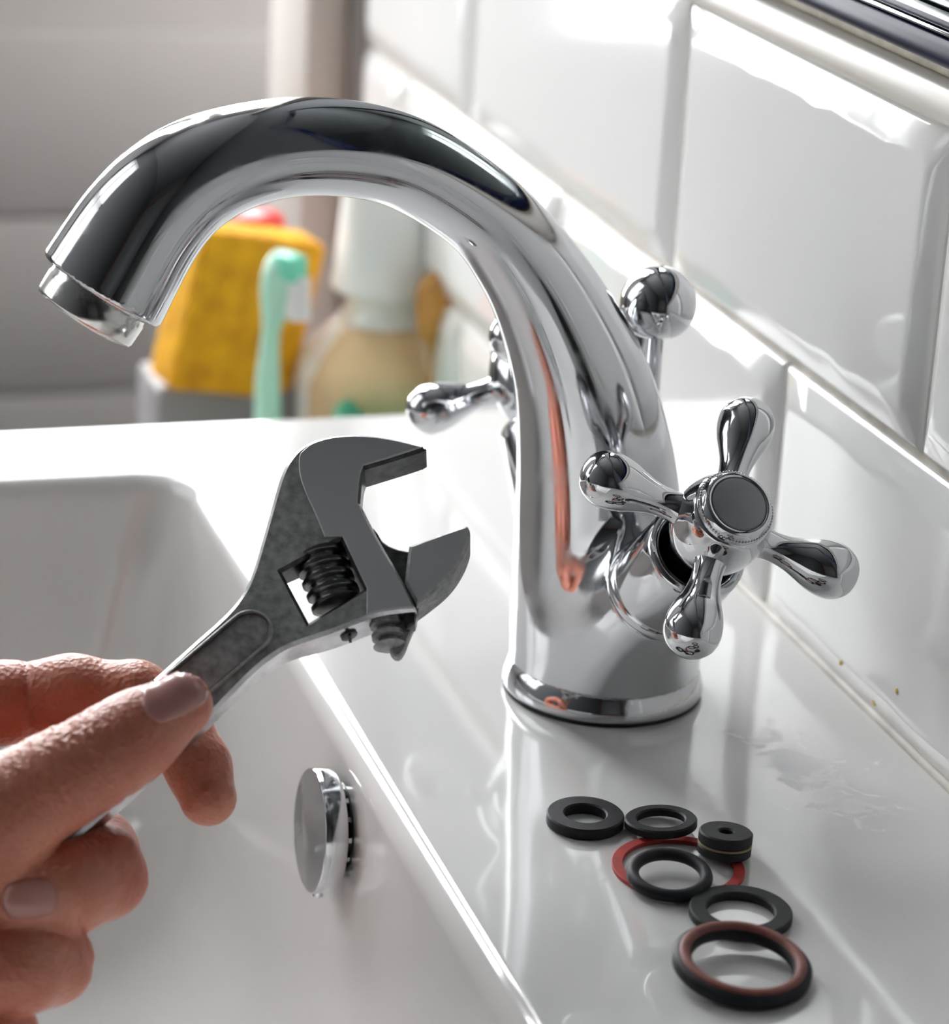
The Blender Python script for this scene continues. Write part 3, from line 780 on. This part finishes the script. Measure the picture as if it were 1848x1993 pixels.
# movable jaw
mj = empty('movable_jaw', (0, 0, 0)); mj.parent = wrench
jaw = [wc(*p) for p in [(1365, 682), (1450, 650), (1560, 610), (1650, 580), (1666, 580), (1680, 612), (1676, 660), (1650, 730), (1600, 815), (1540, 880), (1470, 935), (1402, 985), (1372, 930), (1342, 872), (1352, 760)]]
plate('jaw_plate', resample(chaikin(jaw, {0, 3, 11, 13}, 2), step=.0015), [], -.0006, -.0100, steel_flat, mj, ch=.0007, side_m=steel_rough)
neck = [wc(*p, -.003) for p in [(1180, 600), (1228, 672), (1262, 694), (1310, 712), (1362, 722), (1400, 900), (1412, 1010), (1395, 1090), (1350, 1120), (1300, 900)]]
plate('jaw_neck', resample(neck, step=.002), [], -.0028, -.0072, steel_dark, mj, ch=.0004)
a0, a1 = wc(1215, 905, -.0052), wc(1262, 1205, -.0052)
ax_ = Vector(a1-a0); Ln = ax_.length
pr = [(0, 0), (0, .0028)]
for k in range(40):
    t = Ln*(k+1)/40; pr.append((t, .0028+.0007*(1 if math.sin(t/.0028*2*math.pi) > 0 else -1)))
pr += [(Ln+.0008, .0022), (Ln+.0010, 0)]
lathe('jaw_rack', pr, steel_rough, mj, axis=ax_, origin=Vector(a0), seg=32, auto=40)
web = [wc(*p, -.005) for p in [(1290, 1050), (1395, 1045), (1400, 1090), (1370, 1150), (1335, 1245), (1300, 1270), (1262, 1235), (1255, 1150)]]
plate('jaw_heel', resample(chaikin(web, (), 1), step=.002), [], -.0046, -.0076, steel_rough, mj, ch=.0004)
# worm screw
w0, w1 = wc(896, 740, -.0050), wc(1000, 1006, -.0050)
axw = Vector(w1-w0); Lw = axw.length; rw = .0056
vs = []; fs = []; turns = 4.3; NT = 48; NR = 130
for i in range(NR+1):
    t = i/NR
    for k in range(NT):
        a = 2*math.pi*k/NT; ph = (t*turns+k/NT) % 1
        prof_ = .5-.5*math.cos(2*math.pi*ph); prof_ = min(1, max(0, (prof_-.25)*1.9))
        end = min(1, min(t, 1-t)/.02)
        kn_ = .00010*(1 if (k*3+i) % 2 else -1)*(prof_ > .8)
        vs.append(((rw-.0012*(1-prof_)+kn_)*(.75+.25*end), a, t*Lw))
qw = Vector((0, 0, 1)).rotation_difference(axw)
vs = [tuple(Vector(w0)+qw @ Vector((r_*math.cos(a), r_*math.sin(a), z))) for r_, a, z in vs]
for i in range(NR):
    for k in range(NT):
        j = (k+1) % NT; fs.append((i*NT+k, i*NT+j, (i+1)*NT+j, (i+1)*NT+k))
fs += [tuple(range(NT))[::-1], tuple(NR*NT+k for k in range(NT))]
mesh_obj('worm_screw', vs, fs, mat('worm_steel', (.20, .205, .20), .28, .9, bump=.3, bscale=900, bdist=.0002), wrench, True, 60)
# the worm's slotted pin in the lower edge of the head
pc = wc(1055, 1152, -.0050); pn = Vector((wc(1190, 1044)-wc(980, 1125))); pn = Vector((pn.y, -pn.x, 0)).normalized()
pin = lathe('pin_screw', [(-.002, 0), (-.002, .0019), (.0003, .0019), (.0005, .0016), (.0005, 0)], steel_dark, wrench, axis=pn, origin=Vector(pc), seg=32, auto=40)
bm = bmesh.new(); add_box(bm, Vector(pc)+pn*.0006, (.0006, .0008, .0036)); bm_obj('pin_slot', bm, black_rubber, wrench, False)

# ------------------------------------------------------------------ the hand
def H(px, py, h): return w2w(wp(px, py, h))
mm = .001
SC = .575/5400.0                                # metres per photo pixel at the hand
thumb = [(H(352, 1372, .0076), 63), (H(262, 1432, .0085), 76), (H(185, 1482, .0100), 80), (H(95, 1530, .0110), 86), (H(-20, 1598, .0100), 108), (H(-170, 1760, .0060), 150), (H(-420, 1960, -.004), 190)]
index = [(H(-330, 1480, -.024), 105), (H(-160, 1400, -.020), 88), (H(0, 1368, -.0150), 80), (H(140, 1352, -.0140), 77), (H(262, 1364, -.0150), 77), (H(345, 1420, -.0165), 66), (H(385, 1490, -.0170), 62), (H(405, 1552, -.0170), 58)]
middle = [(H(-330, 1620, -.030), 110), (H(-120, 1600, -.030), 92), (H(80, 1640, -.028), 84), (H(187, 1662, -.021), 82), (H(198, 1700, -.010), 86), (H(130, 1732, -.0035), 84), (H(30, 1738, .0000), 86), (H(-60, 1745, .002), 74)]
ringf = [(H(-330, 1800, -.032), 105), (H(-140, 1790, -.032), 88), (H(10, 1810, -.028), 80), (H(85, 1845, -.020), 78), (H(96, 1872, -.011), 80), (H(40, 1886, -.004), 82), (H(-60, 1896, .000), 78), (H(-140, 1900, .002), 66)]
little = [(H(-330, 1950, -.032), 90), (H(-180, 1950, -.030), 75), (H(-50, 1975, -.024), 66), (H(0, 2010, -.014), 66), (H(-50, 2030, -.006), 66), (H(-140, 2040, -.002), 60)]
palm = [(H(-300, 1520, -.022), H(-620, 1900, -.020), 130, 170), (H(-320, 1700, -.024), H(-640, 2000, -.020), 130, 170), (H(-320, 1850, -.026), H(-650, 2060, -.022), 120, 160), (H(-420, 1960, -.006), H(-660, 2100, -.014), 170, 180), (H(-640, 2000, -.018), H(-1100, 2420, -.02), 190, 215)]
def chain(P, ch, k):
    d = None
    for (a, ra), (b, rb_) in zip(ch, ch[1:]):
        c = round_cone(P, a, b, ra*SC, rb_*SC); d = c if d is None else smin(d, c, k)
    return d
tj0, tj1 = thumb[0][0], thumb[3][0]; tdir = (tj0-tj1)/np.linalg.norm(tj0-tj1); tjoint = thumb[2][0]
Wn = WZ
def creases(P, c, dr, nrm, span, pitch, amp, off=0):
    """transverse skin folds around a joint on the side facing nrm"""
    q = P-c; s = q@dr; side = np.clip((q@nrm)/.006, 0, 1)
    w = np.exp(-(s-off)**2/(2*span**2))*side
    bn = np.cross(dr, nrm); bn /= np.linalg.norm(bn); lat = q@bn
    w = w*np.exp(-lat**2/(2*.0075**2))*np.exp(-np.maximum(0, np.abs(q@nrm)-.008)**2/(2*.002**2))
    return amp*w*(np.sin(2*np.pi*(s+.0009*np.sin(lat*420)+.0003*np.sin(lat*1300))/pitch)*.6+.4*np.sin(2*np.pi*(s+.001*np.sin(lat*700+1))/(pitch*.57)))
cn = (WZ*.8+WY*.6); cn /= np.linalg.norm(cn)
gA = wp(430, 1298)[:2]; gB = wp(-222, 1808)[:2]; gL = np.linalg.norm(gB-gA); gd = (gB-gA)/gL; gq = np.array([-gd[1], gd[0]])
def hand_base(P):
    kf = .0035
    f = [chain(P, ch, kf) for ch in (index, middle, ringf, little)]
    p = None
    for a, b, ra, rb_ in palm:
        c = round_cone(P, a, b, ra*SC, rb_*SC); p = c if p is None else smin(p, c, .012)
    d = None
    for x in f:
        e = smin(x, p, .007); d = e if d is None else smin(d, e, .0010)
    t = smin(chain(P, thumb, .006), p, .007)
    d = smin(d, t, .0010)
    L3 = (P-WP0)@np.stack([WX, WY, WZ], 1)            # room for the handle inside the grip
    s = (L3[:, :2]-gA)@gd; l = np.abs((L3[:, :2]-gA)@gq)-.0079-.0016*np.clip(1-s/.018, 0, 1)
    b = np.maximum(np.maximum(l, np.abs(L3[:, 2]+.00335)-.0038), np.maximum(-s, s-gL))
    return np.maximum(d, -b)
def hand_sdf(P):
    d = hand_base(P)
    d = d+creases(P, tjoint, tdir, cn, .0060, .0021, .00026)
    d = d+creases(P, H(150, 1495, .0110), tdir, cn, .011, .0047, .00022)
    d = d+creases(P, H(50, 1555, .0110), tdir, cn, .007, .0029, .00022)
    ij = H(262, 1358, -.015); idr = H(262, 1358, -.015)-H(140, 1352, -.014); idr /= np.linalg.norm(idr)
    d = d-.0004*np.exp(-(((P-H(240, 1350, -.008))@idr)**2)/(2*.0006**2))*(np.abs((P-ij)@WY) < .02)*0
    for (x, y, h, a) in ((55, 1372, -.008, .0006), (238, 1335, -.008, .0002)):
        q = P-H(x, y, h); s = q@idr
        d = d+a*np.exp(-(s+.15*(q@WY))**2/(2*.0006**2))*np.exp(-(q@q if q.ndim == 1 else (q*q).sum(1))/(2*.011**2))
    # DIP / pad folds of the curled fingers
    for (x, y, h, dx, dy, a) in ((262, 1610, -.004, .35, .94, .0005), (272, 1625, -.004, .3, .95, .0005), (170, 1850, -.006, .4, .9, .0005)):
        q = P-H(x, y, h); nn = WX*(-dy)+WY*(-dx)*-1; s = q@(WX*.94+WY*.34)
        d = d+a*np.exp(-s**2/(2*.0005**2))*np.exp(-(q*q).sum(1)/(2*.009**2))
    return d
def skin_mat(name, col, col2, rough):
    m = mat(name, col, rough, sss=.22, sssr=(1.0, .32, .18), bump=.55, bscale=330, bdist=.0008)
    nt = m.node_tree; N = nt.nodes; L = nt.links; b = N['Principled BSDF']
    tc = [n for n in N if n.type == 'TEX_COORD'][0]
    n = N.new('ShaderNodeTexNoise'); n.inputs['Scale'].default_value = 55; n.inputs['Detail'].default_value = 5
    L.new(tc.outputs['Object'], n.inputs['Vector'])
    r = N.new('ShaderNodeValToRGB'); r.color_ramp.elements[0].position = .35; r.color_ramp.elements[1].position = .68
    r.color_ramp.elements[0].color = (*col2, 1); r.color_ramp.elements[1].color = (*col, 1)
    L.new(n.outputs['Fac'], r.inputs['Fac']); L.new(r.outputs['Color'], b.inputs['Base Color'])
    v = N.new('ShaderNodeTexVoronoi'); v.inputs['Scale'].default_value = 900; L.new(tc.outputs['Object'], v.inputs['Vector'])
    bp0 = [x for x in N if x.type == 'BUMP'][0]
    bp = N.new('ShaderNodeBump'); bp.inputs['Strength'].default_value = .5; bp.inputs['Distance'].default_value = .0004
    L.new(v.outputs['Distance'], bp.inputs['Height']); L.new(bp0.outputs[0], bp.inputs['Normal']); L.new(bp.outputs[0], b.inputs['Normal'])
    return m
skin = skin_mat('skin', (.66, .27, .18), (.55, .17, .11), .40)
nail_m = mat('nail', (.56, .25, .22), .25, sss=.2, coat=.4)
person = tag(empty('person', tuple(H(-620, 1950, -.02))), 'bare hand gripping the wrench handle, thumb in front and fingers curled behind', 'person')
pinv = Vector(person.location)
allp = np.array([c[0] for ch in (thumb, index, middle, ringf, little) for c in ch]+[x for p in palm for x in p[:2]])
rmax = 215*SC+.004
hand = implicit('hand', hand_sdf, allp.min(0)-rmax, allp.max(0)+rmax, .0010, skin, person, it=3)
hand.location = -pinv
def march(px, py, lim=.9):
    r = ray(px, py); r = r/np.linalg.norm(r); t = .42
    for _ in range(90):
        d = hand_base((CAM+r*t)[None])[0]
        if d < 2e-5: return CAM+r*t
        t += d*.8
        if t > lim: return None
    return CAM+r*t
def nail(name, cx, cy, ang, la, lb, lift=.0003, bulge=.0):
    """thin curved plate lying on the finger tip"""
    ca, sa = math.cos(ang), math.sin(ang); nu, nv = 15, 13; vs = []; ok = True
    e = .0004
    for i in range(nu):
        for j in range(nv):
            u = -1+2*i/(nu-1); v = -1+2*j/(nv-1)
            # square -> squircle
            x = u*math.sqrt(1-.42*v*v); y = v*math.sqrt(1-.30*u*u)
            px = cx+ca*x*la-sa*y*lb; py = cy+sa*x*la+ca*y*lb
            p = march(px, py)
            if p is None: p = march(cx+(px-cx)*.85, cy+(py-cy)*.85)
            if p is None: p = H(cx, cy, .012)
            g_ = np.array([hand_base((p+np.eye(3)[k]*e)[None])[0]-hand_base((p-np.eye(3)[k]*e)[None])[0] for k in range(3)]); g_ /= np.linalg.norm(g_)
            edge = 1-max(abs(u), abs(v))**3
            vs.append(p+g_*(lift*edge+.00008))
    nb = len(vs); base = [np.array(p) for p in vs]
    fs = [(i*nv+j, (i+1)*nv+j, (i+1)*nv+j+1, i*nv+j+1) for i in range(nu-1) for j in range(nv-1)]
    o = mesh_obj(name, base, fs, nail_m, person); o.location = -pinv
    md = o.modifiers.new('thickness', 'SOLIDIFY'); md.thickness = .0004; md.offset = 0
    return o
nail('thumbnail', 340, 1352, math.atan2(-.50, 1), 66, 43)
nail('fingernail', 58, 1750, math.atan2(-.12, 1), 54, 38)
